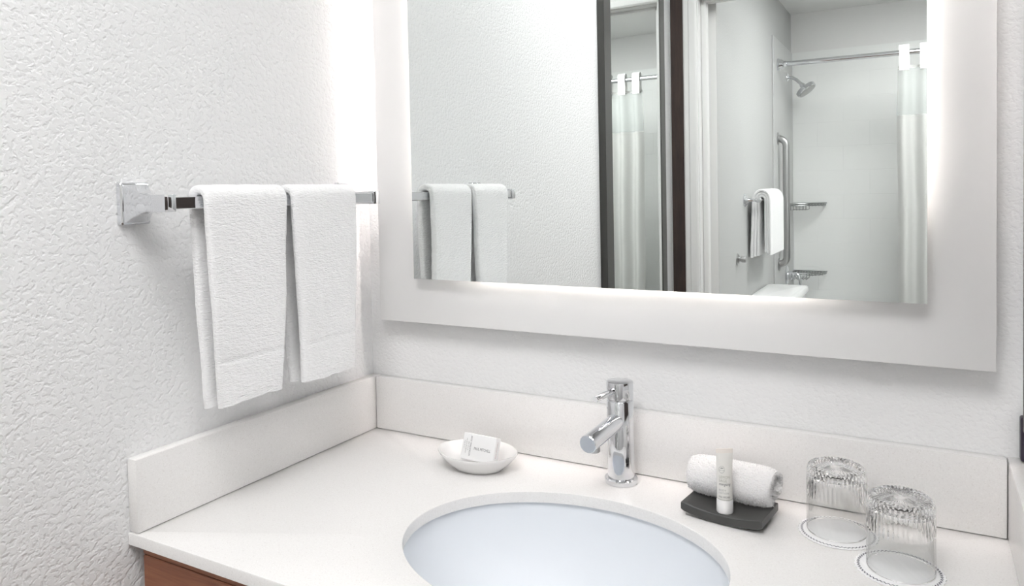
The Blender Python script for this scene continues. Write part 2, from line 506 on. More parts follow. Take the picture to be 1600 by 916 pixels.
# ================================================================== SOAP DISH AND SOAP
DC = Vector((.304, -.108, 0)); DROT = math.radians(3)
ds = thing('soap_dish', 'small white oval ceramic soap dish left of the faucet', 'dish', DC)
def dish_ring(a, b, z, n=64, pinch=0.0):
    r = []; a *= 1.035; b *= 1.02
    for i in range(n):
        t = 2 * PI * i / n
        c, s = math.cos(t), math.sin(t)
        s2 = math.copysign(abs(s) ** (1 + pinch), s)
        x, y = a * c, b * s2
        r.append((DC.x + x * math.cos(DROT) - y * math.sin(DROT), DC.y + x * math.sin(DROT) + y * math.cos(DROT), z + .004 * pinch * abs(c) ** 3))
    return r
bm = bmesh.new()
rings = [dish_ring(a, b, z, pinch=p) for a, b, z, p in (
    (.034, .024, .0003, 0), (.040, .029, .0010, 0), (.043, .031, .004, .0), (.054, .041, .012, .1), (.0655, .0500, .0235, .2), (.0685, .0525, .0282, .25),
    (.0683, .0523, .0295, .25), (.0665, .0508, .0293, .25), (.0625, .0465, .0235, .2), (.050, .037, .0125, .1), (.036, .026, .0070, 0), (.015, .010, .0055, 0))]
loft(bm, rings)
obj('bowl', bm, CERAM, ds, 60)

SW, SH2, SD = .0640, .0420, .0150
R = Matrix.Translation((.3085, -.1055, .0320)) @ Matrix.Rotation(math.radians(-3), 4, 'Z') @ Matrix.Rotation(math.radians(-20), 4, 'X')
so = thing('soap_bar', 'white wrapped soap bar leaning in the oval soap dish', 'soap', (.3085, -.1055, .0085))
bm = box(-SW / 2, SW / 2, -SD / 2, SD / 2, -SH2 / 2, SH2 / 2, bev=.0018, seg=3, mtx=R)
obj('wrapper', bm, PAPER, so, 50)
def soap_text(body, size, x, z, m, vertical=False, side=False, sx=1.0, flip=False):
    me = text_mesh(body, size, sx, 0, 1.0, 'CENTER')
    for v in me.vertices:
        a, b = v.co.x, v.co.y
        if vertical: a, b = -b, a
        if flip: a, b = -a, -b
        if side: p = Vector((SW / 2 + .0002, a, z + b))
        else: p = Vector((x + a, -SD / 2 - .0002, z + b))
        v.co = R @ p
    obj_me('print', me, m, so)
soap_text('PAUL MITCHELL', .0062, .0085, -.0035, INK, sx=.72)
soap_text('HYDRATING SOAP', .0042, -.0135, .0015, INK, vertical=True, sx=.9)
soap_text('lemon sage', .0032, -.0185, .001, INKG, vertical=True)
soap_text('energizing body bar', .0030, -.0225, .001, INKG, vertical=True)
soap_text('1.5 oz 43 g', .0030, -.0262, .002, INKG, vertical=True)
soap_text('PAUL MITCHELL', .0036, 0, .002, INKRED, vertical=True, side=True)

# ================================================================== TRAY, WASHCLOTH, LOTION
TC = Vector((.7086, -.1053, 0)); TR = math.radians(-7.1)
def tray_pt(u, v, z):
    return Vector((TC.x + u * math.cos(TR) - v * math.sin(TR), TC.y + u * math.sin(TR) + v * math.cos(TR), z))
tr = thing('amenity_tray', 'curved charcoal tray under the rolled washcloth and lotion tube', 'tray', TC)
bm = bmesh.new()
TLx, TLy, TT = .0555, .0350, .0125
def tz(u): return .0012 + .0065 * (u / TLx) ** 2
rings = []
NU = 28
for i in range(NU + 1):
    u = -TLx + 2 * TLx * i / NU
    z = tz(u); c = .0012
    e = 0 if 0 < i < NU else .0012
    ring = [(-TLy + c, z + e), (TLy - c, z + e), (TLy, z + c + e), (TLy, z + TT - c - e), (TLy - c, z + TT - e), (-TLy + c, z + TT - e), (-TLy, z + TT - c - e), (-TLy, z + c + e)]
    rings.append([tray_pt(u, v, zz) for v, zz in ring])
loft(bm, rings)
obj('tray_body', bm, TRAYM, tr, 30)
bm = bmesh.new()
add_rect_prism(bm, [(-.030, -.024), (.030, -.024), (.030, .024), (-.030, .024)], .0002, .0012, 'z')
for v in bm.verts: v.co = tray_pt(v.co.x, v.co.y, v.co.z)
obj('foot_pad', bm, INK, tr)

# rolled washcloth: a spiral sheet along the tray
wc = thing('rolled_washcloth', 'white rolled terry washcloth lying on the charcoal tray behind the lotion tube', 'washcloth', tray_pt(0, .024, .0135))
RL, RA = .0585, .0308          # half length, outer radius
rollc = tray_pt(-.003, .024, TT + .0022 + RA * .945)
def roll_pt(t, off, a):
    """t = turn angle, off = across the sheet, a = along the axis"""
    turns = 3.0 * 2 * PI
    r = .0030 + (RA - .0070) * (t / turns) + off
    th = t + 4.2
    y, z = r * math.cos(th) * 1.06, r * math.sin(th) * .94
    return y, z
def roll_axis(a, y, z):
    jig = Vector((a * 9.0, y * 40, z * 40))
    k = noise.noise(jig) * .0016
    sh = 1 - .16 * min(1, abs(a) / RL) ** 7; y *= sh; z *= sh
    p = tray_pt(a - .003, .024 + y * (1 + k * 38), 0)
    return Vector((p.x, p.y, rollc.z + z * (1 + k * 38) - .0030 * (a / RL) * -.35))
bm = bmesh.new()
NT, NA, th2 = 108, 22, .0033
outer = []
for i in range(NT + 1):
    t = 3.0 * 2 * PI * i / NT
    outer.append(t)
secs = []
for ia in range(NA + 1):
    row = []
    for side in (1, -1):
        seq = outer if side == 1 else outer[::-1]
        for t in seq:
            stag = RL + .0030 * math.sin(t * .9 + 1.0) - .002 * (t / 18.9) + (.004 * math.cos(t * .33))
            a = -stag + 2 * stag * ia / NA
            y, z = roll_pt(t, side * th2, a)
            row.append(roll_axis(a, y, z))
    secs.append(row)
rv = [[bm.verts.new(p) for p in r] for r in secs]
m_ = len(secs[0])
for a, b in zip(rv, rv[1:]):
    for i in range(m_):
        bm.faces.new((a[i], a[(i + 1) % m_], b[(i + 1) % m_], b[i]))
h = m_ // 2
for rr in (rv[0], rv[-1]):
    for i in range(h - 1):
        bm.faces.new((rr[i], rr[i + 1], rr[m_ - 2 - i], rr[m_ - 1 - i]))
obj('cloth', bm, TERRYW, wc, 70)
# terry loops standing out of the roll
bm = bmesh.new()
rnd = random.Random(3)
def tuft(p, d, ln, w):
    u, v = frame_from(d)
    a0 = rnd.random() * 6.28
    b = [bm.verts.new(p + u * (w * math.cos(a0 + k * 2.094)) + v * (w * math.sin(a0 + k * 2.094))) for k in range(3)]
    tip = bm.verts.new(p + d * ln + u * (rnd.uniform(-1, 1) * ln * .35) + v * (rnd.uniform(-1, 1) * ln * .35) - Vector((0, 0, .25 * ln)))
    for k in range(3): bm.faces.new((b[k], b[(k + 1) % 3], tip))
for k in range(8500):
    t = rnd.uniform(2.0, 3.0) * 2 * PI
    a = rnd.uniform(-RL, RL)
    y, z = roll_pt(t, th2 * .8, a); p = roll_axis(a, y, z)
    y2, z2 = roll_pt(t, th2 * .8 + .004, a); q = roll_axis(a, y2, z2)
    tuft(p, (q - p).normalized(), rnd.uniform(.0012, .0024), .0006)
for k in range(3200):
    t = (rnd.random() ** .6) * 6 * PI; sgn = rnd.choice((-1, 1))
    stag = RL + .0030 * math.sin(t * .9 + 1.0) - .002 * (t / 18.9) + (.004 * math.cos(t * .33))
    y, z = roll_pt(t, rnd.uniform(-th2, th2), 0); p = roll_axis(sgn * stag, y, z)
    d = Vector((sgn, rnd.uniform(-.4, .4), rnd.uniform(-.4, .4))).normalized()
    tuft(p, d, rnd.uniform(.0012, .0030), .0006)
pile = obj('terry_pile', bm, TERRYW, wc); pile['kind'] = 'stuff'

# lotion tube
LT = tray_pt(.0010, -.0195, 0); LZ = tz(.0005) + TT + .0003
lt = thing('lotion_tube', 'slim off-white body lotion tube standing on its cap in front of the rolled washcloth', 'lotion', (LT.x, LT.y, LZ))
LR = .0108
view = Vector((cam.location.x - LT.x, cam.location.y - LT.y, 0)).normalized()
va = math.atan2(view.y, view.x)
FACE = va - .05
bm = bmesh.new(); add_lathe(bm, [(LR * 1.0, 0), (LR * 1.03, .001), (LR * 1.0, .0165), (LR * .96, .0178)], (LT.x, LT.y, LZ), n=40)
obj('cap', bm, CAPM, lt, 40)
bm = bmesh.new()
def tube_ring(z, rx, ry, n=48):
    out = []
    for i in range(n):
        t = 2 * PI * i / n
        x, y = rx * math.cos(t), ry * math.sin(t)
        c, s = math.cos(FACE + PI / 2 + .35), math.sin(FACE + PI / 2 + .35)
        out.append((LT.x + x * c - y * s, LT.y + x * s + y * c, LZ + z))
    return out
rings = []
for k in range(15):
    f = k / 14; z = .0180 + f * .062
    g = max(0, (f - .35) / .65) ** 1.5
    rings.append(tube_ring(z, LR * (.95 + .12 * g), LR * (.95 - .72 * g)))
loft(bm, rings)
obj('tube', bm, TUBEM, lt, 45)
bm = bmesh.new(); loft(bm, [tube_ring(.0800, LR * 1.07, LR * .20), tube_ring(.0855, LR * 1.07, .0009)])
obj('crimp', bm, TUBECLEAR, lt, 30)
def tube_surface(ang_w, z):
    """point on the tube front at arc offset ang_w (metres to the right as seen) and height z"""
    f = min(max((z - .018) / .062, 0), 1); g = max(0, (f - .35) / .65) ** 1.5
    rx, ry = LR * (.95 + .12 * g) + .00025, LR * (.95 - .72 * g) + .00025
    a = FACE + ang_w / LR
    # the ellipse is turned by FACE + pi/2 + .35
    rel = a - (FACE + PI / 2 + .35)
    c, s = math.cos(rel), math.sin(rel)
    r = 1 / math.sqrt((c / rx) ** 2 + (s / ry) ** 2)
    return Vector((LT.x + r * math.cos(a), LT.y + r * math.sin(a), LZ + z))
def tube_text(body, size, x, z, m, sx=1.0, shear=0.0, sp=1.0, align='LEFT'):
    me = text_mesh(body, size, sx, shear, sp, align)
    for v in me.vertices: v.co = tube_surface(x + v.co.x, z + v.co.y)
    obj_me('print', me, m, lt)
X0 = -.0078
tube_text('LEMON', .0052, X0, .0480, INKGREEN, .9, 0, 1.08)
tube_text('SAGE', .0052, X0, .0432, INKGREEN, .9, 0, 1.08)
tube_text('energizing', .0052, X0, .0388, INK, .78, .35)
tube_text('BODY', .0036, X0, .0310, INKG, 1.0, 0, 1.1)
tube_text('LOTION', .0036, X0, .0272, INKG, 1.0, 0, 1.1)
tube_text('PAUL MITCHELL', .0034, X0, .0218, INK, .68, 0, 1.0)
tube_text('tea tree', .0028, -.0038, .0578, INKG, .9, 0, 1.0, 'CENTER')
bm = bmesh.new()
def strip2(pts_out, pts_in, closed=True):
    a = [bm.verts.new(p) for p in pts_out]; b = [bm.verts.new(p) for p in pts_in]
    n = len(a)
    for i in range(n if closed else n - 1):
        bm.faces.new((a[i], a[(i + 1) % n], b[(i + 1) % n], b[i]))
ec = (-.0038, .0595)
strip2([tube_surface(ec[0] + .0046 * math.cos(t), ec[1] + .0046 * math.sin(t)) for t in [2 * PI * i / 40 for i in range(40)]],
       [tube_surface(ec[0] + .0042 * math.cos(t), ec[1] + .0042 * math.sin(t)) for t in [2 * PI * i / 40 for i in range(40)]])
leaf = [(-.003, .0015), (-.0012, .0026), (.0012, .0026), (.003, .0018), (.0012, .0012), (-.0012, .0010)]
bm.faces.new([bm.verts.new(tube_surface(ec[0] + x, ec[1] + z)) for x, z in leaf])
obj('emblem', bm, INKG, lt)
bm = bmesh.new()
aw = [(-1 + 2 * i / 30) * LR * 1.5 for i in range(31)]
strip2([tube_surface(a, .0195) for a in aw], [tube_surface(a, .0190) for a in aw], False)
obj('print_line', bm, INKG, lt)

# ================================================================== TUMBLERS ON COASTERS
def tumbler_mesh():
    bm = bmesh.new()
    NF, SUB = 44, 6
    n = NF * SUB
    H = .0865
    def flute(t, amp, z):
        return amp * (abs(math.cos(NF / 2 * t)) ** 1.3 - .5)
    outer = [(.0362, .0004, 0), (.0366, .0016, 0), (.0364, .012, 0), (.0361, .030, 0), (.0360, .040, 0), (.0359, .046, .0006), (.0358, .054, .0010),
             (.0357, .064, .0012), (.0356, .072, .0012), (.0352, .079, .0012), (.0340, .0838, .0011), (.0315, .0860, .0010), (.0285, .0865, .0008),
             (.0250, .0858, .0006), (.0215, .0848, .0004), (.0150, .0846, .0004), (.0075, .0846, .0003)]
    inner = [(.0070, .0735, 0), (.0200, .0732, 0), (.0290, .0722, 0), (.0318, .0690, 0), (.0326, .060, 0), (.0332, .045, 0), (.0340, .025, 0), (.0345, .010, 0), (.0350, .0012, 0), (.0355, .0004, 0)]
    rings = []
    for r, z, amp in outer:
        row = []
        for i in range(n):
            t = 2 * PI * i / n
            d = flute(t, amp, z)
            if z < .0842: row.append(((r + d) * math.cos(t), (r + d) * math.sin(t), z))
            else: row.append((r * math.cos(t), r * math.sin(t), z + d))
        rings.append(row)
    rv = [[bm.verts.new(p) for p in r] for r in rings]
    ri = [[bm.verts.new((r * math.cos(2 * PI * i / n), r * math.sin(2 * PI * i / n), z)) for i in range(n)] for r, z, _ in inner]
    for seq in (rv, ri):
        for a, b in zip(seq, seq[1:]):
            for i in range(n): bm.faces.new((a[i], a[(i + 1) % n], b[(i + 1) % n], b[i]))
    bm.faces.new(rv[-1]); bm.faces.new(ri[0][::-1])
    a, b = ri[-1], rv[0]
    for i in range(n): bm.faces.new((a[i], a[(i + 1) % n], b[(i + 1) % n], b[i]))
    bmesh.ops.recalc_face_normals(bm, faces=bm.faces[:])
    me = bpy.data.meshes.new('tumbler')
    for f in bm.faces: f.material_index = 1 if (max(v.co.z for v in f.verts) < .0465 and max(v.co.z for v in f.verts) > .0017) else 0
    bm.to_mesh(me); bm.free()
    me.materials.append(GLASS); me.materials.append(CLEAR)
    return me
CT = .0012
def coaster(c, label, rot):
    t = thing('paper_coaster', label, 'coaster', (c[0], c[1], .0003), 'paper coasters under the tumblers')
    R0 = .0475; n = 216
    bm = bmesh.new()
    def ring(k, z): return [(R * math.cos(2 * PI * i / n) * k, R * math.sin(2 * PI * i / n) * k, z) for i in range(n) for R in [R0 + .0007 * math.cos(36 * 2 * PI * i / n)]]
    loft(bm, [ring(.995, 0), ring(1, .0004), ring(.998, .0010), ring(.985, CT)])
    obj('disc', bm, DOILY, t, 60, local=True)
    bm = bmesh.new()
    NZ = 60
    po, pi_ = [], []
    for i in range(NZ * 2):
        a = 2 * PI * i / (NZ * 2)
        r = R0 - .0042 + (.0014 if i % 2 else -.0012)
        po.append(bm.verts.new(((r + .0007) * math.cos(a), (r + .0007) * math.sin(a), CT + .00015)))
        pi_.append(bm.verts.new(((r - .0007) * math.cos(a), (r - .0007) * math.sin(a), CT + .00015)))
    m = NZ * 2
    for i in range(m):
        bm.faces.new((po[i], po[(i + 1) % m], pi_[(i + 1) % m], pi_[i]))
    obj('zigzag_border', bm, DOILYINK, t, local=True)
    t.rotation_euler[2] = rot
    return t
G1, G2 = (.8425, -.0905), (.9180, -.1610)
coaster((.8440, -.0935), 'white scalloped paper coaster with navy zigzag rim under the tumbler nearer the splash', 0)
coaster((.9165, -.1625), 'white scalloped paper coaster with navy zigzag rim under the tumbler nearest the camera', .3)
tm = tumbler_mesh()
for (x, y), lab, rz in ((G1, 'clear fluted glass tumbler upside down, the one nearer the backsplash', 0), (G2, 'clear fluted glass tumbler upside down, the one nearer the front right', .05)):
    o = obj_me('tumbler', tm, GLASS, None, 28)
    o.location = (x, y, .0003 + CT + .0002); o.rotation_euler[2] = rz
    tag(o, lab, 'glass', 'upside-down tumblers on paper coasters')

# ================================================================== TOWEL BAR AND HAND TOWELS
tb = thing('towel_bar', 'chrome square towel bar on the textured left wall holding two hand towels', 'towel bar', (0, -.29, .446))
BX, BZ = .0930, .4460
PY = (-.5115, -.1010)
def post(yc, yb):
    bm = bmesh.new()
    def rr(hy, hz, x, y, c):
        return [(x, y + a, BZ + b) for a, b in ((-hy + c, -hz), (hy - c, -hz), (hy, -hz + c), (hy, hz - c), (hy - c, hz), (-hy + c, hz), (-hy, hz - c), (-hy, -hz + c))]
    rings = [rr(.0215, .0285, .0006, yc, .002), rr(.0215, .0285, .008, yc, .002), rr(.0200, .0270, .0100, yc, .002), rr(.0185, .0258, .0105, yc, .002)]
    for k in range(12):
        f = k / 11
        e = (1 - f) ** 2.6
        g = f * f * (3 - 2 * f)
        rings.append(rr(.0080 + .0105 * e, .0108 + .0146 * e, .0110 + .0640 * f, yc + (yb - yc) * g, .001))
    loft(bm, rings)
    p = obj('post', bm, CHROME, tb, 30)
    bm = box(.0750, .1025, yb - .0085, yb + .0085, BZ - .0112, BZ + .0112, bev=.0008, seg=2)
    obj('end_block', bm, CHROME, p, 30)
post(-.4965, PY[0]); post(-.0760, PY[1])
bm = box(BX - .0080, BX + .0080, PY[0] + .0086, PY[1] - .0086, BZ - .0080, BZ + .0080, bev=.0008, seg=1)
obj('bar', bm, CHROME, tb)

def hand_towel(label, y0, y1, yb0, yb1, zf, zb, seed, lean=0.0):
    t = thing('hand_towel', label, 'towel', (BX, (y0 + y1) / 2, zf), 'hand towels on the chrome bar')
    th = .0125
    rin = .0105
    zc = BZ + .0010
    path = []
    NS = 70
    xf, xb = BX + .0100 + th / 2, BX - .0100 - th / 2
    for i in range(NS + 1):
        f = i / NS
        path.append((xf - .004 * (1 - f) ** 2, zf + (zc - zf) * f, 'f', 1 - f))
    rm = (xf - xb) / 2; xc = (xf + xb) / 2
    for i in range(1, 16):
        a = PI * i / 16
        path.append((xc + rm * math.cos(a), zc + (rm * .98 + .0006) * math.sin(a) ** .85, 't', 0))
    NB = 40
    for i in range(NB + 1):
        f = i / NB
        path.append((xb, zc + (zb - zc) * f, 'b', f))
    def section(i, tk):
        x, z, side, f = path[i]
        x1, z1 = path[max(i - 1, 0)][:2]; x2, z2 = path[min(i + 1, len(path) - 1)][:2]
        d = Vector((x2 - x1, 0, z2 - z1)).normalized()
        nrm = Vector((d.z, 0, -d.x))
        e = f if side == 'f' else (f * .9 if side == 'b' else 0)
        ya = y0 + (yb0 - y0) * e ** 1.2; yb_ = y1 + (yb1 - y1) * e ** 1.2
        ya += .0015 * noise.noise(Vector((seed, z * 14, 1 if side == 'b' else 0)))
        yb_ += .0020 * noise.noise(Vector((seed + 5, z * 12, 1 if side == 'b' else 0)))
        if side == 'b': ya += .002; yb_ -= .003
        hw = (yb_ - ya) / 2; yc = (ya + yb_) / 2
        ring = []
        NC = 22
        tt = tk / 2
        if side == 'f' and abs(z - (zf + .060)) < .0024: tt *= .74
        rr_ = min(tt, .0052)
        pts = []
        for k in range(NC + 1): pts.append((-hw + rr_ + (2 * hw - 2 * rr_) * k / NC, tt))
        for k in range(1, 6): pts.append((hw - rr_ + rr_ * math.sin(PI * k / 6), tt * math.cos(PI * k / 6)))
        for k in range(NC + 1): pts.append((hw - rr_ - (2 * hw - 2 * rr_) * k / NC, -tt))
        for k in range(1, 6): pts.append((-hw + rr_ - rr_ * math.sin(PI * k / 6), -tt * math.cos(PI * k / 6)))
        for a, b in pts:
            y = yc + a
            w = noise.noise(Vector((y * 22 + seed, z * 9, seed))) * .0026 * min(1, e * 1.6 + .15) if side != 't' else 0
            w += noise.noise(Vector((y * 90, z * 90, seed + (3 if b > 0 else 0)))) * .0006
            dz = 0
            if (side == 'f' and i < 3) or (side == 'b' and i > len(path) - 4):
                dz = noise.noise(Vector((y * 45, seed, 3))) * .0030 - (.004 * (a / hw) ** 2 if lean else 0) * lean
            ring.append(Vector((x, y, z + dz)) + nrm * (b + w))
        return ring
    N = len(path)
    bm = bmesh.new(); loft(bm, [section(i, th) for i in range(2, N - 2)])
    obj('cloth', bm, TERRY, t, 60)
    for idx in ((0, 1, 2), (N - 3, N - 2, N - 1)):
        bm = bmesh.new(); loft(bm, [section(i, th * .93) for i in idx])
        obj('hem', bm, TERRY, t, 60)
    return t
hand_towel('white terry hand towel on the chrome bar, the left one nearest the camera', -.4653, -.3224, -.4500, -.3372, .1668, .1635, 2.0, .6)
hand_towel('white terry hand towel on the chrome bar, the right one nearest the corner', -.3095, -.1678, -.2930, -.1780, .1622, .1600, 9.0, -.3)

# ================================================================== BACKLIT MIRROR
PXL, PXR, PZ0, PZ1 = .0500, 1.0203, .2155, 1.50
PB, PF = -.0300, -.0350
bp_ = thing('backing_panel', 'smooth white panel standing off the textured wall behind the backlit mirror', 'panel', (.53, -.01, PZ0))
obj('board', box(PXL, PXR, PF, PB, PZ0, PZ1, bev=.0008), PANELW, bp_, 40)
obj('wall_cleat', box(PXL + .045, PXR - .045, PB + .0002, -.0006, PZ0 + .045, PZ1 - .045), FIXT, bp_)
LEDM = emit('led_tape', LED_COLOR, LED_POWER)
obj('led_strip', box(PXL + .0430, PXL + .0448, PB + .0010, PB + .0110, .345, PZ1 - .06), LEDM, bp_)
obj('led_strip', box(PXR - .0448, PXR - .0430, PB + .0010, PB + .0110, .50, PZ1 - .06), emit('dim_led_tape', LED_COLOR, LED_POWER * .04), bp_)
MX0, MX1, MZ0, MZ1, MY = .1462, .9459, .2993, 1.32, -.0570
mi = thing('backlit_mirror', 'large frameless backlit mirror on the white panel above the vanity', 'mirror', ((MX0 + MX1) / 2, -.04, MZ0))
bm = box(MX0, MX1, MY, -.0530, MZ0, MZ1)
g = obj('mirror_glass', bm, MIRRORM, mi)
g.data.materials.append(GLASSEDGE)
for p in g.data.polygons:
    if abs(p.normal.y) < .5: p.material_index = 1
IN = .058
obj('chassis', box(MX0 + IN, MX1 - IN, -.0529, PF - .0002, MZ0 + IN, MZ1 - IN), FIXT, mi)
LEDF = emit('mirror_led_tape', LED_COLOR, LED_POWER * 4.6)
y0_, y1_ = -.0520, -.0400
zL0 = MZ0 + IN + .05
obj('led_strip', box(MX0 + IN - .002, MX0 + IN - .0002, y0_, y1_, zL0, MZ1 - IN - .02), LEDF, mi)
obj('led_strip', box(MX1 - IN + .0002, MX1 - IN + .002, y0_, y1_, zL0, MZ1 - IN - .02), LEDF, mi)
obj('led_strip', box(MX0 + IN + .04, MX1 - IN - .06, y0_, y1_, MZ0 + IN - .002, MZ0 + IN - .0002), LEDF, mi)
obj('led_strip', box(MX0 + IN + .04, MX1 - IN - .06, y0_, y1_, MZ1 - IN + .0002, MZ1 - IN + .002), LEDF, mi)

# dark rounded thing at the right edge, on the side splash
o = obj('dark_caddy', box(W - .0072, W - .0008, -.0200, -.0030, HS + .0003, HS + .056, bev=.003, seg=3), PURPLE, None, 40)
tag(o, 'dark purple object standing in the right corner on the side splash', 'container')

# ================================================================== FRAMED MIRROR ON THE LEFT WALL
FY0, FY1, FZ0, FZ1, FWD = -1.901, -1.2885, -.35, 1.36, .0560
def fx(y, z): return .0375 - .0183 * (y + 1.954)
fm = thing('framed_mirror', 'tall dark-framed mirror on the left wall, seen edge-on in the vanity mirror', 'mirror', (0, (FY0 + FY1) / 2, FZ0))
def wedge(name, y0, y1, z0, z1, m, dx=0.0, back=.0006):
    bm = bmesh.new()
    v = [bm.verts.new(p) for p in ((back, y0, z0), (back, y1, z0), (back, y1, z1), (back, y0, z1),
        (fx(y0, z0) + dx, y0, z0), (fx(y1, z0) + dx, y1, z0), (fx(y1, z1) + dx, y1, z1), (fx(y0, z1) + dx, y0, z1))]
    for f in ((0, 1, 2, 3), (4, 5, 6, 7), (0, 1, 5, 4), (1, 2, 6, 5), (2, 3, 7, 6), (3, 0, 4, 7)): bm.faces.new([v[i] for i in f])
    return obj(name, bm, m, fm)
wedge('frame_side', FY1 - FWD, FY1, FZ0, FZ1, FRAMEM)
wedge('frame_side', FY0, FY0 + FWD - .006, FZ0, FZ1, FRAMEM)
wedge('frame_rail', FY0 + FWD - .006, FY1 - FWD, FZ0, FZ0 + FWD, FRAMEM)
wedge('frame_rail', FY0 + FWD - .006, FY1 - FWD, FZ1 - FWD, FZ1, FRAMEM)
wedge('mirror_glass', FY0 + FWD - .0062, FY1 - FWD - .0002, FZ0 + FWD + .0002, FZ1 - FWD - .0002, MIRROR2, -.0025)

# ================================================================== BATHROOM (seen in the mirror)
SX = BXL + .008            # face of the shower side slab
# curtain rod
RY, RZ = -3.661, 1.171
rod = thing('curtain_rod', 'chrome shower curtain rod spanning the tub', 'curtain rod', (.95, RY, RZ))
bm = bmesh.new(); add_tube(bm, [(SX + .02, RY, RZ), (1.74, RY, RZ)], .0150, 16); obj('rod', bm, CHROME, rod, 40)
for x, s in ((SX + .0003, 1), (1.7497, -1)):
    bm = bmesh.new(); add_lathe(bm, [(.037, 0), (.038, .006), (.030, .012), (.026, .028), (.019, .034), (.0190, .050), (.0155, .052)], (x, RY, RZ), (s, 0, 0), 28)
    obj('flange', bm, CHROME, rod, 35)
# curtain
cu_ = thing('shower_curtain', 'white hookless shower curtain with a sheer top band, drawn to the right of the tub', 'curtain', (1.25, RY, -.62))
CX0_, CX1_ = .808, 1.70
flaps = []
x = .818
while x < 1.68:
    flaps.append(x); x += .1010
def fold(x, z):
    a = (x - .843) / .1010 * 2 * PI
    k = .020 + .010 * max(0, min(1, (1.1 - z) / 1.6))
    return RY + k * math.cos(a + .25 * noise.noise(Vector((x * 3, z * 1.5, 0)))) + .010 * noise.noise(Vector((x * 7, z * 1.1, 4))) - .004
def curtain_part(name, z0, z1, m, nx=170, nz=14, hem=0.0):
    bm = bmesh.new()
    g = [[bm.verts.new((CX0_ + (CX1_ - CX0_) * i / nx + .012 * noise.noise(Vector((9, 0, (z0 + (z1 - z0) * j / nz) * 2))), fold(CX0_ + (CX1_ - CX0_) * i / nx, z0 + (z1 - z0) * j / nz), z0 + (z1 - z0) * j / nz)) for i in range(nx + 1)] for j in range(nz + 1)]
    for j in range(nz):
        for i in range(nx): bm.faces.new((g[j][i], g[j][i + 1], g[j + 1][i + 1], g[j + 1][i]))
    r = bmesh.ops.solidify(bm, geom=bm.faces[:], thickness=.0012)
    return obj(name, bm, m, cu_, 60)
curtain_part('panel', -.62, .826, CURT, nz=22)
curtain_part('sheer_band', .8265, 1.085, SHEER, nz=6)
curtain_part('top_band', 1.0855, 1.100, CURT, nz=2)
for xf_ in flaps:
    bm = bmesh.new()
    w = .050
    rings = []
    pr = [(.0190, -.118), (.0225, -.03)] + [(.0235 * math.cos(a), .0235 * math.sin(a)) for a in [PI * k / 10 for k in range(0, 11)]] + [(-.0225, -.03), (-.0190, -.118)]
    inner_ = [(a * .93, b if b < 0 else b * .93) for a, b in pr]
    outl = pr + inner_[::-1]
    add_rect_prism(bm, [(RY + a, RZ + .020 + b) for a, b in outl], xf_, xf_ + w, 'x')
    obj('top_flap', bm, CURT, cu_, 40)

# shower head
sh = thing('overhead_shower', 'chrome shower head on a bent arm above the tub', 'shower head', (SX, -4.009, 1.137))
bm = bmesh.new(); add_lathe(bm, [(.030, 0), (.029, .003), (.018, .010), (.012, .012)], (SX + .0003, -4.009, 1.137), (1, 0, 0), 24); obj('flange', bm, CHROME, sh, 35)
bm = bmesh.new(); add_tube(bm, [(SX + .008, -4.009, 1.137), (SX + .03, -4.009, 1.134), (SX + .055, -4.009, 1.118), (SX + .085, -4.009, 1.088)], .0105, 14); obj('arm', bm, CHROME, sh, 40)
hd = Vector((.60, .10, -.79)).normalized(); h0 = Vector((SX + .083, -4.009, 1.090))
bm = bmesh.new(); add_lathe(bm, [(.012, 0), (.016, .008), (.018, .022), (.024, .026), (.056, .033), (.063, .038), (.063, .058), (.059, .062)], h0, hd, 32); hh = obj('head', bm, CHROME, sh, 35)
bm = bmesh.new(); add_lathe(bm, [(.055, .0622), (.055, .0640)], h0, hd, 32); obj('spray_face', bm, STEEL, hh)

# grab bar
gx, gy, gz0, gz1 = .2235, -3.646, -.020, .731
gb = thing('grab_bar', 'vertical brushed steel grab bar beside the tub', 'grab bar', (SX, gy, gz0))
R_ = .045
pts = [(SX + .004, gy, gz0)] + [Vector((gx - R_, gy, gz0 + R_)) + Vector((R_ * math.sin(a), 0, -R_ * math.cos(a))) for a in [PI / 2 * k / 8 for k in range(9)]]
pts += [Vector((gx - R_, gy, gz1 - R_)) + Vector((R_ * math.cos(a), 0, R_ * math.sin(a))) for a in [PI / 2 * k / 8 for k in range(9)]] + [(SX + .004, gy, gz1)]
bm = bmesh.new(); add_tube(bm, pts, .0195, 18); obj('bar', bm, STEEL, gb, 40)
for z in (gz0, gz1):
    bm = bmesh.new(); add_lathe(bm, [(.038, 0), (.038, .003), (.034, .006), (.0195, .007)], (SX + .0003, gy, z), (1, 0, 0), 28); obj('flange', bm, STEEL, gb, 35)

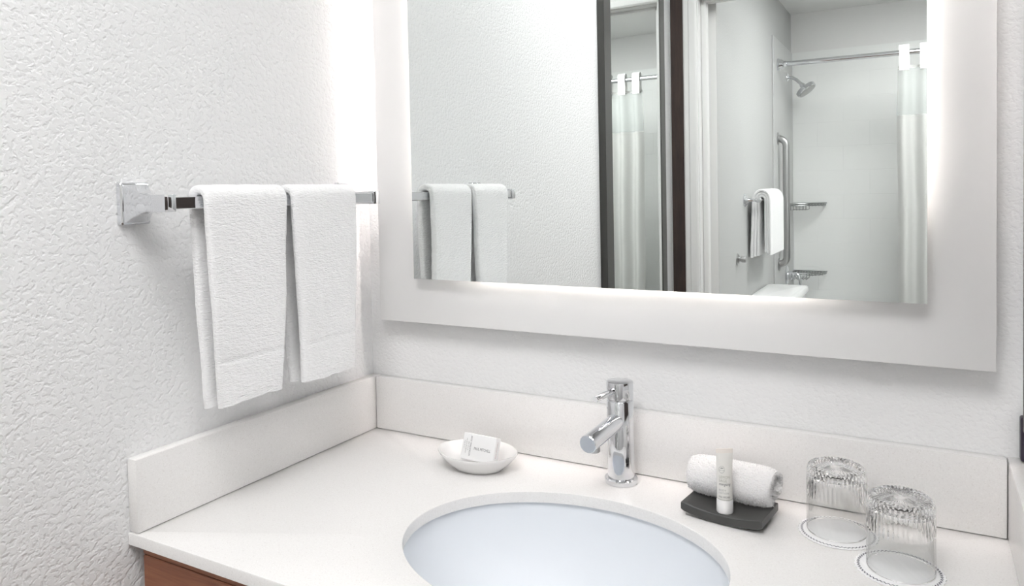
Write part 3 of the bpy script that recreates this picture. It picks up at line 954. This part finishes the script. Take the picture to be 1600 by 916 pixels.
# corner wire baskets
def wire_basket(z, label):
    cx, cy = SX + .002, BACK + .016
    t = thing('corner_basket', label, 'shower basket', (cx, cy, z), 'wire corner baskets in the shower')
    Rb = .205
    def rim(zz, k=1.0):
        p = [(cx, cy, zz)] + [(cx + Rb * k * math.cos(a), cy + Rb * k * math.sin(a), zz) for a in [PI / 2 * i / 14 for i in range(15)]] + [(cx, cy, zz)]
        return p
    bm = bmesh.new(); add_tube(bm, rim(z), .0034, 8); obj('rim', bm, WIRE, t, 40)
    bm = bmesh.new(); add_tube(bm, rim(z - .012, .98), .0026, 8); obj('lower_ring', bm, WIRE, t, 40)
    for i in range(11):
        x = cx + .012 + i * .0172
        yl = math.sqrt(max(Rb * Rb - (x - cx) ** 2, 0)) * .98
        bm = bmesh.new()
        dip = .040 if i < 6 else .016
        add_tube(bm, [(x, cy + .002, z - .001), (x, cy + .004, z - dip), (x, cy + yl - .004, z - dip), (x, cy + yl, z - .001)], .0019, 6)
        obj('wire', bm, WIRE, t, 40)
    bm = bmesh.new(); add_tube(bm, [(cx + .010, cy + .06, z - .0405), (cx + .102, cy + .06, z - .0405)], .0022, 6); obj('cross_wire', bm, WIRE, t, 40)
    bm = bmesh.new(); add_tube(bm, [(cx + .010, cy + .12, z - .0405), (cx + .102, cy + .12, z - .0405)], .0022, 6); obj('cross_wire', bm, WIRE, t, 40)
wire_basket(.332, 'chrome wire corner basket in the shower, the upper one')
wire_basket(-.115, 'chrome wire corner basket in the shower, the lower one above the valve')

# bathroom towel rail and folded towel
ry0, ry1, rz_ = -2.726, -3.334, .383
rx_ = .238
rl = thing('towel_rail', 'round chrome towel rail on the bathroom side wall', 'towel bar', (BXL, ry0, rz_))
bm = bmesh.new(); add_tube(bm, [(rx_, ry0 + .012, rz_), (rx_, ry1 - .012, rz_)], .0070, 12); obj('rail', bm, CHROME, rl, 40)
for y in (ry0, ry1):
    bm = bmesh.new(); add_lathe(bm, [(.033, 0), (.033, .004), (.022, .010), (.011, .020), (.0075, .040), (.0078, .052), (.0125, .058), (.0125, .076), (.008, .080)], (BXL + .0003, y, rz_), (1, 0, 0), 24); obj('post', bm, CHROME, rl, 35)
bt = thing('bath_towel', 'thick white folded bath towel hanging on the bathroom towel rail', 'towel', (rx_, -2.964, .10))
for k, (off, zb0, zb1, ya, yb_) in enumerate(((.0205, .122, .104, -2.806, -3.154), (.0350, .116, .100, -2.799, -3.159), (.0495, .110, .095, -2.792, -3.164))):
    bm = bmesh.new()
    path = []
    for i in range(19): path.append((rx_ + off * .80, zb0 + (rz_ - zb0) * i / 18))
    for i in range(1, 12):
        a = PI * i / 12; path.append((rx_ + off * .80 * math.cos(a), rz_ + off * .95 * math.sin(a)))
    for i in range(19): path.append((rx_ - off * 1.02 * (i / 18) - off * .80 * (1 - i / 18), rz_ + (zb1 - rz_) * i / 18))
    rings = []
    for i, (x, z) in enumerate(path):
        x1, z1 = path[max(i - 1, 0)]; x2, z2 = path[min(i + 1, len(path) - 1)]
        d = Vector((x2 - x1, 0, z2 - z1)).normalized(); nr = Vector((d.z, 0, -d.x))
        tt = .0066; hw = abs(yb_ - ya) / 2; yc = (ya + yb_) / 2 + .004 * noise.noise(Vector((z * 8, k, 2)))
        ring = []
        for q in range(28):
            if q < 9: a, b = -hw + .006 + (2 * hw - .012) * q / 8, tt
            elif q < 14: s = PI * (q - 8) / 6; a, b = hw - .006 + .006 * math.sin(s), tt * math.cos(s)
            elif q < 23: a, b = hw - .006 - (2 * hw - .012) * (q - 14) / 8, -tt
            else: s = PI * (q - 22) / 6; a, b = -hw + .006 - .006 * math.sin(s), -tt * math.cos(s)
            w = noise.noise(Vector(((yc + a) * 20, z * 12, k * 7))) * .0014
            ring.append(Vector((x, yc + a, z)) + nr * (b + w))
        rings.append(ring)
    loft(bm, rings)
    obj('folded_layer', bm, TERRY, bt, 60)

# paper-roll post below the towel rail
kb = thing('wall_post', 'small dark chrome wall post on the bathroom side wall below the towel rail', 'wall post', (BXL, -2.558, .108))
bm = bmesh.new(); add_lathe(bm, [(.027, 0), (.027, .003), (.020, .007), (.011, .010)], (BXL + .0003, -2.558, .108), (1, 0, 0), 24); obj('flange', bm, STEEL, kb, 35)
bm = bmesh.new(); add_lathe(bm, [(.0105, .008), (.0105, .018), (.0150, .020), (.0150, .036), (.0135, .038)], (BXL + .0003, -2.558, .108), (1, 0, 0), 24); obj('knob', bm, STEEL, kb, 35)

# tub valve
vz, vy = -.118, -3.924
va_ = thing('tub_valve', 'chrome tub mixer valve with curved lever under the grab bar', 'valve', (SX, vy, vz))
bm = bmesh.new(); add_lathe(bm, [(.060, 0), (.060, .003), (.052, .009), (.028, .012)], (SX + .0003, vy, vz), (1, 0, 0), 32); obj('escutcheon', bm, CHROME, va_, 35)
bm = bmesh.new(); add_lathe(bm, [(.026, .010), (.026, .030), (.020, .034), (.020, .050), (.016, .053)], (SX + .0003, vy, vz), (1, 0, 0), 28); obj('stem', bm, CHROME, va_, 35)
bm = bmesh.new(); add_tube(bm, [(SX + .044, vy, vz + .006), (SX + .058, vy, vz + .014), (SX + .072, vy + .004, vz + .002), (SX + .080, vy + .006, vz - .030), (SX + .082, vy + .006, vz - .058)], [.010, .011, .010, .0085, .007], 12); obj('lever', bm, CHROME, va_, 40)
spt = thing('tub_spout', 'chrome tub spout on the shower side wall over the tub', 'spout', (SX, vy, -.30))
bm = bmesh.new(); add_tube(bm, [(SX + .001, vy, -.30), (SX + .09, vy, -.302), (SX + .12, vy, -.312), (SX + .128, vy, -.335)], [.030, .026, .023, .020], 20); obj('nozzle', bm, CHROME, spt, 40)

# toilet
ty0, ty1 = -2.824, -3.334
to = thing('toilet', 'white toilet with rounded tank lid against the bathroom side wall', 'toilet', (.5, -3.04, FL))
def rrect(x0, x1, y0, y1, r, z, n=6):
    out = []
    for cx, cy, a0 in ((x1 - r, y1 - r, 0), (x0 + r, y1 - r, PI / 2), (x0 + r, y0 + r, PI), (x1 - r, y0 + r, 1.5 * PI)):
        for k in range(n + 1):
            a = a0 + PI / 2 * k / n; out.append((cx + r * math.cos(a), cy + r * math.sin(a), z))
    return out
bm = bmesh.new()
loft(bm, [rrect(BXL + .012, .368, ty1 + .02, ty0 - .02, .03, -.46), rrect(BXL + .006, .376, ty1 + .012, ty0 - .012, .035, -.135)])
obj('tank', bm, PORCW, to, 40)
bm = bmesh.new()
loft(bm, [rrect(BXL + .006, .380, ty1 + .006, ty0 - .006, .04, -.1345), rrect(BXL + .002, .388, ty1, ty0, .045, -.128), rrect(BXL + .002, .388, ty1, ty0, .045, -.108),
          rrect(BXL + .006, .382, ty1 + .006, ty0 - .006, .042, -.100), rrect(BXL + .020, .366, ty1 + .02, ty0 - .02, .035, -.098)])
obj('tank_lid', bm, PORCW, to, 40)
def oval(cx, cy, a, b, z, n=40): return [(cx + a * math.cos(2 * PI * i / n) * (1.0 if math.cos(2 * PI * i / n) > 0 else .85), cy + b * math.sin(2 * PI * i / n), z) for i in range(n)]
bm = bmesh.new(); yc = (ty0 + ty1) / 2
loft(bm, [oval(.52, yc, .20, .115, FL + .0005), oval(.52, yc, .19, .105, FL + .06), oval(.54, yc, .20, .12, FL + .2), oval(.58, yc, .255, .175, FL + .34), oval(.59, yc, .265, .185, FL + .385)])
obj('bowl', bm, PORCW, to, 60)
bm = bmesh.new(); loft(bm, [oval(.59, yc, .265, .185, FL + .3855), oval(.59, yc, .27, .19, FL + .40), oval(.59, yc, .262, .183, FL + .425)]); obj('seat', bm, PORCW, to, 50)

# tub
tub = thing('bathtub', 'white bathtub under the shower', 'bathtub', (.95, -3.88, FL))
bm = bmesh.new()
x0, x1, yA, yB, zt = SX + .001, 1.749, BACK + .012, -3.720, -.4715
rings = [rrect(x0, x1, yA, yB, .01, FL + .0005), rrect(x0, x1, yA, yB, .01, zt - .008), rrect(x0 + .004, x1 - .004, yA + .004, yB - .004, .012, zt),
         rrect(x0 + .08, x1 - .08, yA + .06, yB - .07, .10, zt), rrect(x0 + .10, x1 - .10, yA + .075, yB - .085, .10, zt - .02), rrect(x0 + .16, x1 - .2, yA + .12, yB - .13, .12, FL + .10), rrect(x0 + .2, x1 - .26, yA + .16, yB - .17, .1, FL + .08)]
loft(bm, rings)
obj('shell', bm, PORCW, tub, 40)
